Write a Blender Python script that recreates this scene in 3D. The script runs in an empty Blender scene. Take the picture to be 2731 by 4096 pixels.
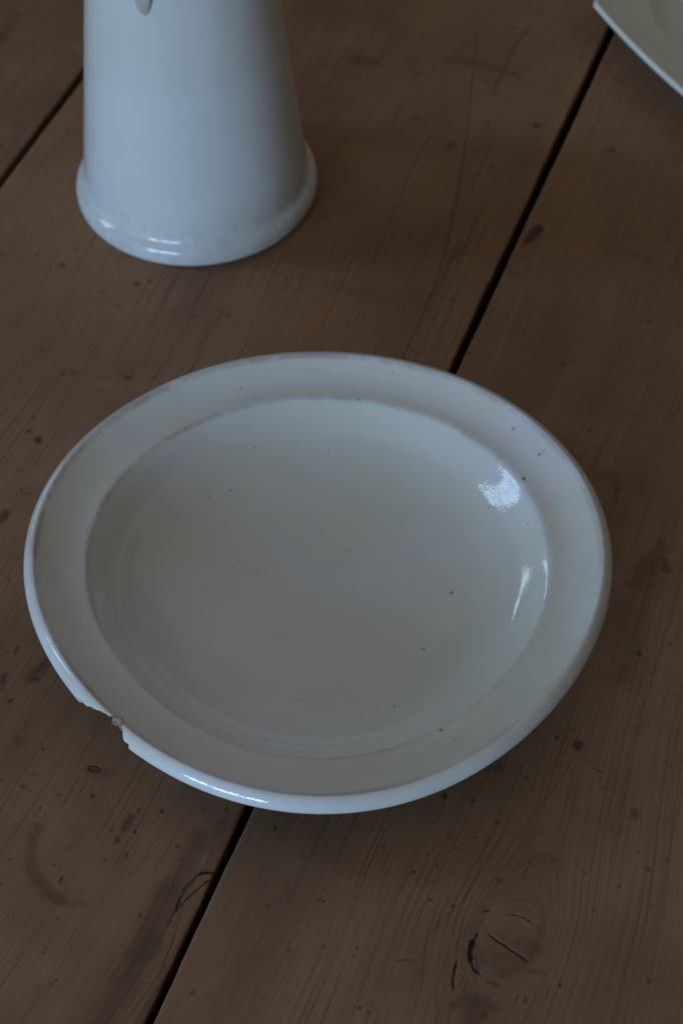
import bpy, math, random
import numpy as np
from mathutils import Vector, Matrix, noise as mnoise

R = math.radians
rng = np.random.default_rng(7)
scene = bpy.context.scene
COL = scene.collection

# ------------------------------------------------------------------ camera
cam_d = bpy.data.cameras.new("camera")
cam = bpy.data.objects.new("camera", cam_d)
COL.objects.link(cam)
cam.location = (0.0105, -0.5586, 0.7274)
cam.rotation_euler = (R(90 - 49.6008), 0, 0)
cam_d.sensor_fit = 'VERTICAL'
cam_d.sensor_height = 36.0
cam_d.sensor_width = 24.0
cam_d.lens = 70.3125
cam_d.clip_start = 0.02
cam_d.clip_end = 50
cam_d.dof.use_dof = True
cam_d.dof.focus_distance = 0.835
cam_d.dof.aperture_fstop = 12.0
scene.camera = cam

# ------------------------------------------------------------------ dim room around the table
world = bpy.data.worlds.new("World")
scene.world = world
world.use_nodes = True
bg = world.node_tree.nodes["Background"]
bg.inputs["Color"].default_value = (1.0, 0.935, 0.81, 1)
bg.inputs["Strength"].default_value = 0.060

# ------------------------------------------------------------------ window light
def window(name, az, el, dist, cols, rows, pw, ph, gap, power, color):
    """a window of panes: each pane an area lamp facing the table"""
    az, el = R(az), R(el)
    target = Vector((0, 0.05, 0.03))
    d = Vector((math.cos(az) * math.cos(el), math.sin(az) * math.cos(el), math.sin(el)))
    c = target + d * dist
    hd = Vector((d.x, d.y, 0)).normalized()       # window stands upright, faces the table
    right = Vector((-hd.y, hd.x, 0))
    up = Vector((0, 0, 1))
    m = Matrix((right, up, hd)).transposed()
    for i in range(cols):
        for j in range(rows):
            L = bpy.data.lights.new(name, 'AREA')
            L.shape = 'RECTANGLE'
            L.size, L.size_y = pw, ph
            L.energy = power / (cols * rows)
            L.color = color
            o = bpy.data.objects.new(name, L)
            COL.objects.link(o)
            p = c + right * (i - (cols - 1) / 2) * (pw + gap) + up * (j - (rows - 1) / 2) * (ph + gap)
            o.matrix_world = Matrix.Translation(p) @ m.to_4x4()

window("window_pane_light", 239, 7.8, 2.3, 3, 1, 0.33, 0.52, 0.07, 36.5, (0.45, 0.70, 1.0))
window("side_window_light", 170, 33, 2.2, 2, 2, 0.145, 0.42, 0.03, 7.2, (0.48, 0.73, 1.0))
window("back_window_light", 132, 14, 2.4, 2, 1, 0.27, 0.22, 0.05, 2.2, (0.66, 0.88, 1.0))
# pale ceiling of the room, lit by the day
CL = bpy.data.lights.new("ceiling_bounce_light", 'AREA')
CL.shape = 'RECTANGLE'; CL.size = 3.2; CL.size_y = 3.2
CL.energy = 5.2; CL.color = (1.0, 0.94, 0.81)
clo = bpy.data.objects.new("ceiling_bounce_light", CL)
COL.objects.link(clo)
clo.location = (0, 0.4, 1.95)

scene.view_settings.view_transform = 'Standard'
scene.view_settings.look = 'None'
scene.view_settings.exposure = 0.0
scene.view_settings.gamma = 1.0
scene.view_settings.use_curve_mapping = False

# ------------------------------------------------------------------ helpers
def link(o, parent=None, kind=None, label=None, cat=None, group=None):
    COL.objects.link(o)
    if parent: o.parent = parent
    if kind: o["kind"] = kind
    if label: o["label"] = label
    if cat: o["category"] = cat
    if group: o["group"] = group
    return o

def empty(name, loc, label, cat):
    o = bpy.data.objects.new(name, None)
    o.location = loc
    o.empty_display_size = 0.02
    return link(o, None, None, label, cat)

def mesh_np(name, verts, quads, mat, parent=None, attrs=None, smooth=True):
    me = bpy.data.meshes.new(name)
    n, q = len(verts), len(quads)
    me.vertices.add(n)
    me.vertices.foreach_set("co", np.asarray(verts, np.float32).ravel())
    me.loops.add(q * 4)
    me.loops.foreach_set("vertex_index", np.asarray(quads, np.int32).ravel())
    me.polygons.add(q)
    me.polygons.foreach_set("loop_start", np.arange(0, q * 4, 4, dtype=np.int32))
    me.polygons.foreach_set("loop_total", np.full(q, 4, np.int32))
    me.polygons.foreach_set("use_smooth", np.full(q, smooth, bool))
    me.update(calc_edges=True)
    me.validate()
    for k, a in (attrs or {}).items():
        at = me.attributes.new(k, 'FLOAT', 'POINT')
        at.data.foreach_set("value", np.asarray(a, np.float32).ravel())
    me.materials.append(mat)
    o = bpy.data.objects.new(name, me)
    return link(o, parent)

def catmull(pts, sub):
    """pts: list of tuples (r, z, ...); centripetal-ish smooth curve through them"""
    P = np.array(pts, float)
    n = len(P)
    out = []
    for i in range(n - 1):
        p0, p1, p2, p3 = P[max(i - 1, 0)], P[i], P[i + 1], P[min(i + 2, n - 1)]
        d1 = max(np.hypot(*(p2 - p1)[:2]), 1e-9)
        d0 = max(np.hypot(*(p1 - p0)[:2]), 1e-9) if i > 0 else d1
        d2 = max(np.hypot(*(p3 - p2)[:2]), 1e-9) if i < n - 2 else d1
        m1 = (p2 - p0) / (d0 + d1) * d1
        m2 = (p3 - p1) / (d1 + d2) * d1
        k = sub if isinstance(sub, int) else sub[i]
        for t in np.arange(k) / k:
            t2, t3 = t * t, t * t * t
            out.append((2*t3 - 3*t2 + 1) * p1 + (t3 - 2*t2 + t) * m1 + (-2*t3 + 3*t2) * p2 + (t3 - t2) * m2)
    out.append(P[-1])
    return np.array(out)

def ring_quads(nr, na):
    i, j = np.meshgrid(np.arange(nr - 1), np.arange(na), indexing='ij')
    j2 = (j + 1) % na
    return np.stack([i * na + j, i * na + j2, (i + 1) * na + j2, (i + 1) * na + j], -1).reshape(-1, 4)

def grid_quads(nu, nv):
    i, j = np.meshgrid(np.arange(nu - 1), np.arange(nv - 1), indexing='ij')
    return np.stack([i * nv + j, (i + 1) * nv + j, (i + 1) * nv + j + 1, i * nv + j + 1], -1).reshape(-1, 4)

# --- tiny node helper
class NT:
    def __init__(self, name):
        self.m = bpy.data.materials.new(name)
        self.m.use_nodes = True
        self.t = self.m.node_tree
        self.b = self.t.nodes["Principled BSDF"]
    def n(self, typ, **kw):
        x = self.t.nodes.new(typ)
        for k, v in kw.items(): setattr(x, k, v)
        return x
    def put(self, sock, v):
        if isinstance(v, (int, float)): sock.default_value = v
        elif isinstance(v, (tuple, list)): sock.default_value = tuple(v) if len(v) == len(sock.default_value) else tuple(v) + (1,)
        else: self.t.links.new(v, sock)
    def math(self, op, a, b=0.0, c=0.0, clamp=False):
        x = self.n("ShaderNodeMath", operation=op, use_clamp=clamp)
        self.put(x.inputs[0], a); self.put(x.inputs[1], b); self.put(x.inputs[2], c)
        return x.outputs[0]
    def add(self, a, b): return self.math('ADD', a, b)
    def sub(self, a, b): return self.math('SUBTRACT', a, b)
    def mul(self, a, b): return self.math('MULTIPLY', a, b)
    def mx(self, a, b): return self.math('MAXIMUM', a, b)
    def rng(self, v, a, b, c=0.0, d=1.0, smooth=True):
        x = self.n("ShaderNodeMapRange", interpolation_type='SMOOTHSTEP' if smooth else 'LINEAR')
        self.put(x.inputs[0], v); self.put(x.inputs[1], a); self.put(x.inputs[2], b); self.put(x.inputs[3], c); self.put(x.inputs[4], d)
        return x.outputs[0]
    def attr(self, name): return self.n("ShaderNodeAttribute", attribute_name=name).outputs["Fac"]
    def obj(self): return self.n("ShaderNodeTexCoord").outputs["Object"]
    def sep(self, v):
        x = self.n("ShaderNodeSeparateXYZ"); self.put(x.inputs[0], v); return x.outputs
    def comb(self, a, b, c=0.0):
        x = self.n("ShaderNodeCombineXYZ")
        for i, v in enumerate((a, b, c)): self.put(x.inputs[i], v)
        return x.outputs[0]
    def noise(self, vec, scale, detail=2.0, rough=0.5):
        x = self.n("ShaderNodeTexNoise")
        self.put(x.inputs["Vector"], vec); x.inputs["Scale"].default_value = scale
        x.inputs["Detail"].default_value = detail; x.inputs["Roughness"].default_value = rough
        return x.outputs["Fac"]
    def voro(self, vec, scale, rand=1.0):
        x = self.n("ShaderNodeTexVoronoi")
        self.put(x.inputs["Vector"], vec); x.inputs["Scale"].default_value = scale; x.inputs["Randomness"].default_value = rand
        return x.outputs["Distance"], x.outputs["Color"]
    def mix(self, f, a, b, mode='MIX'):
        x = self.n("ShaderNodeMix", data_type='RGBA', blend_type=mode)
        self.put(x.inputs["Factor"], f); self.put(x.inputs[6], a); self.put(x.inputs[7], b)
        return x.outputs[2]
    def bump(self, h, strength, dist, normal=None):
        x = self.n("ShaderNodeBump")
        x.inputs["Strength"].default_value = strength; x.inputs["Distance"].default_value = dist
        self.put(x.inputs["Height"], h)
        if normal is not None: self.put(x.inputs["Normal"], normal)
        return x.outputs["Normal"]
    def out(self, **kw):
        for k, v in kw.items(): self.put(self.b.inputs[k.replace('_', ' ')], v)
        return self.m

MARKS = [
('c',1.14,0.92,0.4,[(-41.2,-136),(-44.1,-135.6),(-47,-135.7),(-49.5,-137.4),(-52.2,-140.6),(-54.5,-145.3),(-56.5,-150.4),(-57.9,-154.1)]),
('c',1.66,0.55,0.7,[(-48,-136.3),(-52.2,-140.6),(-55.2,-146.7)]),
('c',0.71,0.7,0.5,[(-57.9,-153.6),(-59.2,-158.7),(-60.2,-161.5)]),
('c',0.72,0.85,0.4,[(-42.2,-138.4),(-44.6,-139.3),(-47.1,-142),(-50.2,-145.3),(-52.6,-147.5),(-55.5,-151.6),(-57.7,-154.4)]),
('s',2.69,0.4,0.9,[(-44.2,-134.1),(-46.8,-134.9),(-48,-135.8)]),
('s',1.42,0.35,0.9,[(-61,-162.7),(-62.7,-167.7),(-62.5,-171.1)]),
('c',0.41,0.6,0.6,[(-54,-149.8),(-55.7,-157.6),(-56.8,-164.9),(-58.1,-169.4),(-60.2,-175.7)]),
('s',0.81,0.45,0.7,[(-56.8,-164.9),(-58.9,-172.2),(-62,-180.5)]),
('c',0.42,0.6,0.6,[(-39.2,-114.2),(-40.6,-118.2),(-42.2,-122.5)]),
('p',0.52,0.5,0.6,[(-40.8,-118.8),(-42.2,-122.2)]),
('p',0.42,0.4,0.6,[(-45.8,-128.4),(-47.4,-131.2)]),
('c',0.31,0.5,0.6,[(-42.2,-122.5),(-44.5,-127.3),(-46.9,-132.3)]),
('s',6.3,0.3,1,[(-48.9,-116.4),(-54.5,-130.8),(-61,-144.9)]),
('s',8.74,0.42,1,[(-59,-143.8),(-66.2,-159.8),(-70.3,-174.4)]),
('s',11.09,0.4,1,[(-67.7,-168.8),(-75.6,-185.4),(-82.2,-203.2),(-87.2,-214.1)]),
('s',3,0.25,1,[(-60,-179.9),(-65.2,-193),(-68.5,-203.2)]),
('s',4.22,0.2,1,[(-38.6,-111.5),(-44.1,-129.6)]),
('c',0.65,0.8,0.5,[(-92.9,-85.5),(-93,-86),(-93.6,-86.3),(-94.4,-86.4),(-95.5,-86.2),(-96.5,-85.9),(-97.4,-85.4),(-98,-84.8),(-98.3,-84.2),(-98.1,-83.7),(-97.6,-83.4),(-96.7,-83.3),(-95.7,-83.4),(-94.6,-83.8),(-93.7,-84.3),(-93.1,-84.9),(-92.9,-85.5)]),
('s',1.94,0.55,0.6,[(-97.5,-84.3),(-93.6,-85.3)]),
('s',6.45,0.22,1,[(-96.5,-86.6),(-92.2,-86.6)]),
('s',3.17,0.55,0.8,[(-77.8,-108.1),(-79.2,-110.9),(-80.6,-114)]),
('s',1.47,0.45,0.8,[(-81,-115.2),(-83.1,-119.8),(-83.7,-121.9)]),
('s',4.84,0.38,0.8,[(-116.4,-114),(-118.8,-119.7),(-119,-130),(-116.2,-136.7),(-112.5,-141.5),(-107.7,-145.5),(-104.2,-147.6)]),
('s',3.08,0.2,1,[(-104.2,-147.6),(-99.7,-149.1),(-94.4,-150.1)]),
('c',0.31,0.5,0.6,[(-109.6,-146.7),(-105.7,-149.7),(-102.3,-151.8)]),
('c',0.32,0.5,0.7,[(-131.4,-106.6),(-124.2,-114.1),(-117.9,-120.1),(-112.3,-124.9)]),
('c',0.26,0.35,0.7,[(-122.1,-110),(-114.2,-115),(-112.5,-116.4)]),
('c',0.54,0.55,0.6,[(-101.5,-87.5),(-104.8,-96.7),(-107.7,-104.5)]),
('c',0.43,0.75,0.6,[(-97.8,-87.9),(-100.9,-98),(-103.5,-105.6)]),
('c',0.42,0.5,0.7,[(-99.3,-116.4),(-102,-122.5),(-104.7,-124.9)]),
('c',0.42,0.6,0.7,[(-95,-112.2),(-98.1,-118.8),(-101.3,-124.3)]),
('c',0.31,0.45,0.7,[(-86.7,-145.5),(-87.2,-150.7),(-88.1,-157.5)]),
('c',0.32,0.3,0.7,[(-83.6,-101.7),(-74.5,-110.9),(-67.8,-117.6)]),
('k',1.79,0.6,0.7,[(-139.1,-34.6),(-139.9,-38.4)]),
('k',1,0.7,0.45,[(-126.1,-37),(-126.1,-37.1)]),
('k',1,0.7,0.45,[(-124.6,-37.3),(-124.5,-37.3)]),
('k',1.33,0.75,0.5,[(-136,-49),(-136,-49)]),
('k',1,0.7,0.45,[(-134.8,-48.2),(-134.8,-48.2)]),
('k',0.97,0.7,0.5,[(-121.1,-87.5),(-121.1,-87.5)]),
('k',0.96,0.7,0.45,[(-134.5,-90.4),(-134.5,-90.4)]),
('k',0.75,0.7,0.45,[(-126,-93.2),(-126,-93.2)]),
('k',0.64,0.7,0.45,[(-125.1,-93.9),(-125.1,-94)]),
('k',0.64,0.7,0.45,[(-123.9,-94.2),(-123.9,-94.2)]),
('k',0.85,0.7,0.45,[(-122.5,-95.8),(-122.5,-95.8)]),
('k',0.96,0.75,0.5,[(-109.7,-97.9),(-109.6,-98)]),
('k',0.64,0.7,0.45,[(-111.1,-96.3),(-111.1,-96.3)]),
('k',1.07,0.8,0.5,[(-94.8,-98.1),(-95,-98.8)]),
('k',0.85,0.7,0.5,[(-116.5,-104),(-116.5,-104.1)]),
('k',0.66,0.7,0.45,[(-127.7,-60.6),(-127.7,-60.6)]),
('k',3.05,0.3,1,[(-129.8,-70),(-129.8,-70)]),
('k',0.98,0.6,0.7,[(-118.5,-74.9),(-118.5,-75)]),
('k',0.83,0.8,0.5,[(-104.7,-137.8),(-105.3,-139.9)]),
('k',0.62,0.7,0.5,[(-87.3,-129.4),(-87.3,-129.4)]),
('k',0.8,0.8,0.45,[(-102.9,-184.3),(-102.9,-184.3)]),
('k',1.01,0.6,0.6,[(-108.9,-172.6),(-108.9,-172.6)]),
('k',0.6,0.7,0.45,[(-108.3,-170.5),(-108.3,-170.5)]),
('k',0.71,0.7,0.45,[(-95.1,-161.2),(-95.1,-161.2)]),
('k',0.71,0.75,0.5,[(-70.7,-154.9),(-70.9,-155.7)]),
('k',0.73,0.7,0.45,[(-55.7,-129.4),(-55.7,-129.4)]),
('k',0.73,0.7,0.45,[(-108.3,-131.8),(-108.3,-131.8)]),
('k',0.73,0.6,0.45,[(-127.1,-129),(-127.1,-129.1)]),
('k',0.72,0.8,0.45,[(-105.8,-149.5),(-105.8,-149.6)]),
('k',0.95,0.7,0.5,[(-76.2,-115.5),(-76.4,-116.4)]),
('k',0.94,0.5,0.7,[(-78.7,-126.5),(-79,-127.6)]),
('k',1.68,0.6,0.6,[(-83.2,-120),(-83.2,-120.1)]),
('k',0.82,0.8,0.45,[(-129.7,-140.7),(-129.7,-140.7)]),
('k',1.06,0.6,0.45,[(-74.8,-105.6),(-74.8,-105.7)]),
('k',0.85,0.7,0.5,[(-65.1,-105.5),(-65.4,-106.5)]),
('k',0.52,0.7,0.45,[(-88.6,-133.2),(-88.6,-133.2)]),
('k',0.41,0.7,0.45,[(-57.1,-159.8),(-57.1,-159.8)]),
('k',0.51,0.7,0.45,[(-123.1,-157.6),(-123.1,-157.6)]),
('k',0.51,0.7,0.45,[(-96,-143.7),(-96,-143.8)]),
('k',0.52,0.7,0.45,[(-66.7,-134.4),(-66.7,-134.4)]),
('k',0.9,0.6,0.6,[(-135.2,-19.6),(-136,-23)]),
('k',1.13,0.5,0.7,[(-140,-22.7),(-140,-22.7)]),
('k',0.67,0.7,0.45,[(-138.8,-43.3),(-138.8,-43.3)]),
('k',0.44,0.7,0.45,[(-120.8,-46),(-120.8,-46)]),
('k',0.43,0.7,0.45,[(-104.2,-72.5),(-104.2,-72.5)]),
('k',0.44,0.7,0.45,[(-117.5,-58),(-117.5,-58.1)]),
('k',0.43,0.7,0.45,[(-87.4,-78.9),(-87.4,-79)]),
('s',5.61,0.5,0.9,[(-120.8,-28.3),(-125.3,-33.8),(-127.3,-36.5)]),
('c',0.35,0.5,0.6,[(-135.6,11.6),(-140.3,1.5),(-144.7,-10)]),
('k',2,0.55,0.8,[(-138.5,233.8),(-138.5,233.7)]),
('k',1.61,0.4,0.8,[(-131.1,246.2),(-131.1,246.1)]),
('k',2.64,0.6,0.8,[(-97.6,218.8),(-97.6,218.8)]),
('k',1.85,0.4,0.9,[(-90.4,220.7),(-90.4,220.7)]),
('k',1.05,0.5,0.8,[(-115.7,213.3),(-115.7,213.2)]),
('k',1.4,0.6,0.8,[(-130,152.9),(-130,152.9)]),
('k',1.4,0.6,0.8,[(-124.7,153.5),(-124.7,153.4)]),
('k',1.53,0.4,1,[(-126.8,155.6),(-126.8,155.6)]),
('k',2.28,0.65,0.7,[(-97.5,150.1),(-97.5,150.1)]),
('k',1.52,0.4,1,[(-96.1,154.5),(-96.1,154.5)]),
('k',1.01,0.7,0.7,[(-148.4,139.4),(-148.4,139.4)]),
('k',1.98,0.55,0.8,[(-143.4,113.2),(-143.4,113.2)]),
('k',2.71,0.75,0.6,[(-138.6,107.9),(-138.6,107.8)]),
('k',1.99,0.3,1,[(-143.1,121.4),(-143.1,121.3)]),
('k',3.1,0.65,0.7,[(-149.1,59.6),(-149.4,58.1)]),
('k',1.67,0.6,0.45,[(-150.8,55.5),(-150.8,55.4)]),
('k',1.08,0.6,0.7,[(-139.6,72),(-139.6,72)]),
('k',0.73,0.6,0.45,[(-145.7,87),(-145.7,86.9)]),
('k',1.05,0.7,0.6,[(-143.7,20.5),(-143.7,20.5)]),
('k',1.18,0.3,1,[(-143.7,44.6),(-143.7,44.6)]),
('k',1.21,0.25,1,[(-152.7,84),(-152.7,84)]),
('k',1.32,0.2,1,[(-121.8,210.4),(-121.8,210.4)]),
('p',3.79,0.25,1,[(-110.8,145.5),(-105.6,143.8)]),
('p',2.11,0.2,1,[(-104.9,214.2),(-106.2,213.2)]),
('c',0.67,0.6,0.8,[(-57.6,232.4),(-62.2,216.1),(-67.8,197)]),
('k',1.17,0.6,0.7,[(-67.1,195.7),(-66,194.9)]),
('s',1.27,0.3,1,[(-82.9,153.5),(-84.8,148.2)]),
('s',1.83,0.22,1,[(-50.4,200.9),(-58.7,182.3),(-63.1,166)]),
('s',3.89,0.12,1,[(-108.3,187.9),(-121.1,155.2),(-134,117.1)]),
('s',5.99,0.3,1,[(-191.1,435.8),(-187.2,455.7)]),
('s',7.47,0.5,1,[(-196.5,430.8),(-193,433.3)]),
('p',2.68,0.35,1,[(-146.5,425.9),(-144.6,421.1)]),
('s',8.57,0.42,1,[(17.1,411.4),(27.4,409)]),
('k',2.66,0.3,1,[(30.4,409.5),(31.1,407.8)]),
('s',5.62,0.28,1,[(73.7,412.6),(89.4,409),(112.7,398)]),
('s',1.81,0.35,0.9,[(123.4,445.7),(114,425.9),(106.8,406.4),(99,379.8)]),
('s',2.96,0.2,1,[(51.1,413.8),(55.2,397.1)]),
('s',2.88,0.2,1,[(44.3,366.9),(36.8,344.3)]),
('c',0.76,0.5,0.8,[(94.4,471),(90.2,421.1),(86.2,385.3),(82.6,351.4),(80.8,335),(77.4,309.3),(73.3,283.8),(69.5,261.4),(65.2,240.6),(60.7,219.9),(55.6,202.6),(48.6,182.3),(41.6,163.6),(35.1,146.4)]),
('s',2.29,0.15,1,[(82.6,351.4),(73.3,283.8),(65.2,240.6)]),
('k',1.72,0.5,0.7,[(53.9,356.6),(53.9,356.6)]),
('k',2.43,0.65,0.7,[(121.3,350.3),(121.3,350.3)]),
('k',2.4,0.6,0.7,[(162.9,329),(162.9,329)]),
('k',1.41,0.4,0.8,[(84.8,328.8),(84.8,328.8)]),
('k',3.12,0.35,1,[(72.4,334.6),(71.6,331.8)]),
('k',1.04,0.6,0.6,[(18.1,192.9),(18.1,192.9)]),
('k',1.19,0.65,0.6,[(67.3,215.6),(67.3,215.5)]),
('k',1.58,0.3,1,[(68.6,207.4),(68.6,207.3)]),
('k',1.72,0.45,0.7,[(86,219.2),(86,219.2)]),
('k',1.18,0.5,0.6,[(68.3,206.6),(68.3,206.6)]),
('k',0.82,0.4,0.45,[(53.9,272.6),(53.9,272.6)]),
('k',1.54,0.3,1,[(58.6,171.4),(58.6,171.4)]),
('k',0.77,0.4,0.45,[(11.1,178.7),(11.1,178.6)]),
('k',0.77,0.5,0.45,[(47,169.6),(47,169.5)]),
('k',1.02,0.5,0.45,[(50,167.8),(50,167.7)]),
('k',0.64,0.4,0.45,[(20.7,175.9),(20.7,175.9)]),
('k',1.07,0.3,1,[(99.7,244.4),(99.7,244.4)]),
('k',1.64,0.4,0.8,[(126.4,270.6),(126.4,270.6)]),
('k',1.34,0.4,0.8,[(131.2,243.4),(131.2,243.4)]),
('k',1.06,0.2,1,[(163.8,225.8),(163.8,225.7)]),
('s',2.72,0.22,1,[(89.9,263.4),(80,253.4),(68.7,239.4)]),
('s',3.76,0.2,1,[(71.5,243.4),(62.7,219.9),(51.7,202.8)]),
('s',5.94,0.82,0.5,[(110.8,254.4),(113.8,258.4),(117,261.8)]),
('s',2.7,0.5,0.8,[(109.6,252.3),(107.4,248.4)]),
('s',8.07,0.18,1,[(110.7,247.4),(117.9,255.4)]),
('s',5.38,0.2,1,[(152.2,245.4),(165.3,241.4),(175.4,235.5)]),
('s',6.88,0.18,1,[(20.8,286.1),(1.5,273.6)]),
('s',7.94,0.15,1,[(-4.8,219.9),(15,214.2),(30.8,208.5)]),
('k',1.7,0.75,0.6,[(54.7,-98.1),(54.7,-98.1)]),
('k',2.61,0.6,0.6,[(113.6,-71.8),(112.7,-74)]),
('k',2.96,0.4,0.8,[(134.1,-106.3),(134.1,-106.3)]),
('k',1.16,0.55,0.7,[(76.1,-111.8),(76.1,-111.8)]),
('k',4.31,0.3,1,[(79,-82.9),(79,-82.9)]),
('k',0.86,0.65,0.45,[(89.9,-89),(89.9,-89)]),
('k',0.86,0.65,0.45,[(121.7,-85.7),(121.7,-85.7)]),
('k',0.75,0.65,0.45,[(121.4,-89),(121.4,-89)]),
('k',0.94,0.7,0.5,[(58.3,-123.4),(58.3,-123.4)]),
('k',0.73,0.7,0.45,[(66.7,-119),(66.7,-119)]),
('k',1.04,0.8,0.5,[(40.6,-135.5),(40.6,-135.6)]),
('k',0.83,0.65,0.45,[(50.3,-132.5),(50.3,-132.5)]),
('k',1.04,0.45,0.7,[(46.5,-126.3),(46.5,-126.3)]),
('k',1.13,0.85,0.5,[(46.9,-148.2),(46.9,-148.2)]),
('k',0.82,0.7,0.45,[(55.8,-151),(55.8,-151.1)]),
('k',0.73,0.6,0.45,[(134.8,-125.5),(134.8,-125.5)]),
('k',0.94,0.6,0.45,[(145.5,-129.4),(145.5,-129.4)]),
('k',1.35,0.4,0.8,[(110.2,-135.3),(110.2,-135.3)]),
('k',1.44,0.4,0.8,[(125.3,-141.8),(125.3,-141.8)]),
('k',0.51,0.6,0.45,[(108.2,-148.7),(108.2,-148.8)]),
('k',0.51,0.7,0.45,[(137,-150.8),(137,-150.8)]),
('k',0.71,0.7,0.45,[(17.1,-169.7),(17.1,-169.8)]),
('k',0.6,0.7,0.45,[(15.6,-173.2),(15.6,-173.2)]),
('k',0.5,0.6,0.45,[(44.2,-169.3),(44.2,-169.3)]),
('k',0.8,0.75,0.5,[(97.7,-186.1),(97.4,-186.7)]),
('k',0.6,0.6,0.45,[(101,-188.6),(101,-188.7)]),
('k',0.89,0.6,0.45,[(21.7,-198.4),(21.7,-198.4)]),
('k',0.79,0.6,0.5,[(18,-196),(17.7,-196.8)]),
('k',2.17,0.4,0.8,[(55.7,-194.6),(55.7,-194.6)]),
('k',1.77,0.45,0.7,[(67.3,-198.6),(66.9,-199.7)]),
('k',0.62,0.7,0.45,[(99.9,-129.4),(99.9,-129.4)]),
('k',0.59,0.5,0.45,[(135.7,-190.3),(135.7,-190.3)]),
('k',0.52,0.6,0.45,[(84.6,-119),(84.6,-119)]),
('k',0.42,0.6,0.45,[(105.6,-121),(105.6,-121)]),
('k',0.68,0.5,0.45,[(149.1,-15.7),(149.1,-15.7)]),
('k',1.02,0.65,0.6,[(158.9,-17.6),(158.9,-17.7)]),
('k',1.58,0.6,0.7,[(144,-23.2),(144,-23.3)]),
('k',0.67,0.7,0.45,[(147.9,-39.9),(147.9,-39.9)]),
('k',0.65,0.5,0.45,[(152.1,-84.1),(152.1,-84.1)]),
('k',0.78,0.5,0.45,[(147.2,-35.1),(147.2,-35.2)]),
('k',0.62,0.6,0.45,[(-10.6,-143.7),(-10.6,-143.8)]),
('k',0.62,0.6,0.45,[(-17,-134.4),(-17,-134.4)]),
('k',0.92,0.6,0.45,[(2.8,-148.4),(2.8,-148.4)]),
('k',0.62,0.7,0.45,[(1.5,-147.5),(1.5,-147.5)]),
('k',0.6,0.75,0.45,[(3.5,-169.5),(3.5,-169.5)]),
('k',0.51,0.6,0.5,[(-19.6,-150.6),(-19.8,-151.2)]),
('k',0.94,0.5,0.45,[(-5,-127.2),(-5,-127.3)]),
('k',0.82,0.5,0.45,[(3.8,-142.6),(3.8,-142.6)]),
('k',1.82,0.22,1,[(-13.3,-167.2),(-13.3,-167.2)]),
('k',1.05,0.7,0.45,[(-16.9,-113.7),(-16.9,-113.8)]),
('k',1.21,0.4,0.8,[(143.6,74.4),(143.6,74.4)]),
('k',1.1,0.3,0.9,[(135,102.1),(135,102)]),
('k',0.73,0.3,0.45,[(167.5,84),(167.5,84)]),
('k',0.74,0.35,0.45,[(142.9,107.9),(142.9,107.8)]),
('k',1.8,0.3,0.9,[(126.8,173.2),(126.8,173.2)]),
('k',1.04,0.3,0.9,[(132.9,186),(132.9,186)]),
('c',0.41,0.7,0.5,[(138.6,-133.8),(138.4,-134.3),(137.9,-134.7),(137.3,-134.9),(136.8,-134.7),(136.4,-134.3),(136.3,-133.8),(136.5,-133.3),(137,-132.9),(137.5,-132.7),(138.1,-132.9),(138.5,-133.3),(138.6,-133.8)]),
('k',0.52,0.8,0.45,[(137.4,-133.8),(137.4,-133.8)]),
('c',0.4,0.6,0.6,[(31.9,-175.6),(36,-175.3),(39.8,-175.3)]),
('c',0.81,0.95,0.4,[(69.5,-163.5),(72.1,-166),(75.7,-168.8),(77.9,-170.6),(80,-172.1),(83.2,-174.6),(85.6,-177.3)]),
('c',2.32,0.95,0.5,[(64.2,-166),(62.4,-169.4),(61.9,-172.7),(62.5,-176.1)]),
('c',0.91,0.9,0.5,[(65.8,-163),(64.1,-166)]),
('c',1,0.9,0.5,[(62.5,-175.5),(63.2,-179),(65,-181.9)]),
('c',0.5,0.8,0.5,[(64,-172.7),(64.6,-176.6),(65.5,-181.6)]),
('c',0.4,0.7,0.5,[(61.5,-170),(60.8,-173.3)]),
('c',0.9,0.9,0.5,[(56.8,-175.5),(55.3,-180.5),(54.6,-185.8),(55,-188.4)]),
('c',0.4,0.75,0.5,[(58.6,-181),(58.8,-183.8),(58,-185.9),(56.6,-186.8)]),
('c',0.3,0.5,0.6,[(60.5,-184.3),(59.8,-187),(58.5,-189.2)]),
('c',0.51,0.85,0.5,[(77.3,-155.3),(80.3,-154.9),(83.2,-155.7),(85.7,-157.3),(87.6,-158.5)]),
('c',0.41,0.6,0.5,[(87.2,-158.9),(89.6,-160.3),(90.8,-163)]),
('c',0.31,0.35,0.8,[(80.6,-148.4),(84.3,-147.9),(87.3,-148.5),(90.8,-151.8)]),
('c',0.31,0.3,0.8,[(79.4,-151.8),(84.5,-152.1),(89.5,-154.7)]),
('c',0.3,0.4,0.8,[(82.8,-164.6),(82.2,-166.6),(81.5,-168.6)]),
('s',1.21,0.3,0.9,[(81.1,-169.4),(81.8,-167.7)]),
('k',0.71,0.8,0.6,[(68.6,-153.6),(70.7,-153.2)]),
('c',0.31,0.6,0.6,[(69.5,-154.4),(69,-156.4),(66.8,-160.4)]),
('c',0.3,0.4,0.8,[(67.8,-172.9),(69.7,-172.9),(71.3,-172.4)]),
('s',20.15,0.16,0.7,[(77.4,-170),(78.9,-171.1)]),
('s',9.03,0.14,0.8,[(80.2,-174.4),(75,-177.7)]),
('s',6.06,0.2,1,[(85.7,-166.6),(87.5,-170)]),
('s',2.39,0.3,0.9,[(69.1,-185.4),(72.6,-186.5)]),
('s',2,0.35,0.9,[(85.9,-180.5),(90.8,-181)]),
('c',0.5,0.65,0.6,[(80.8,-190.2),(79.6,-192.4),(78.8,-194)]),
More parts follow.
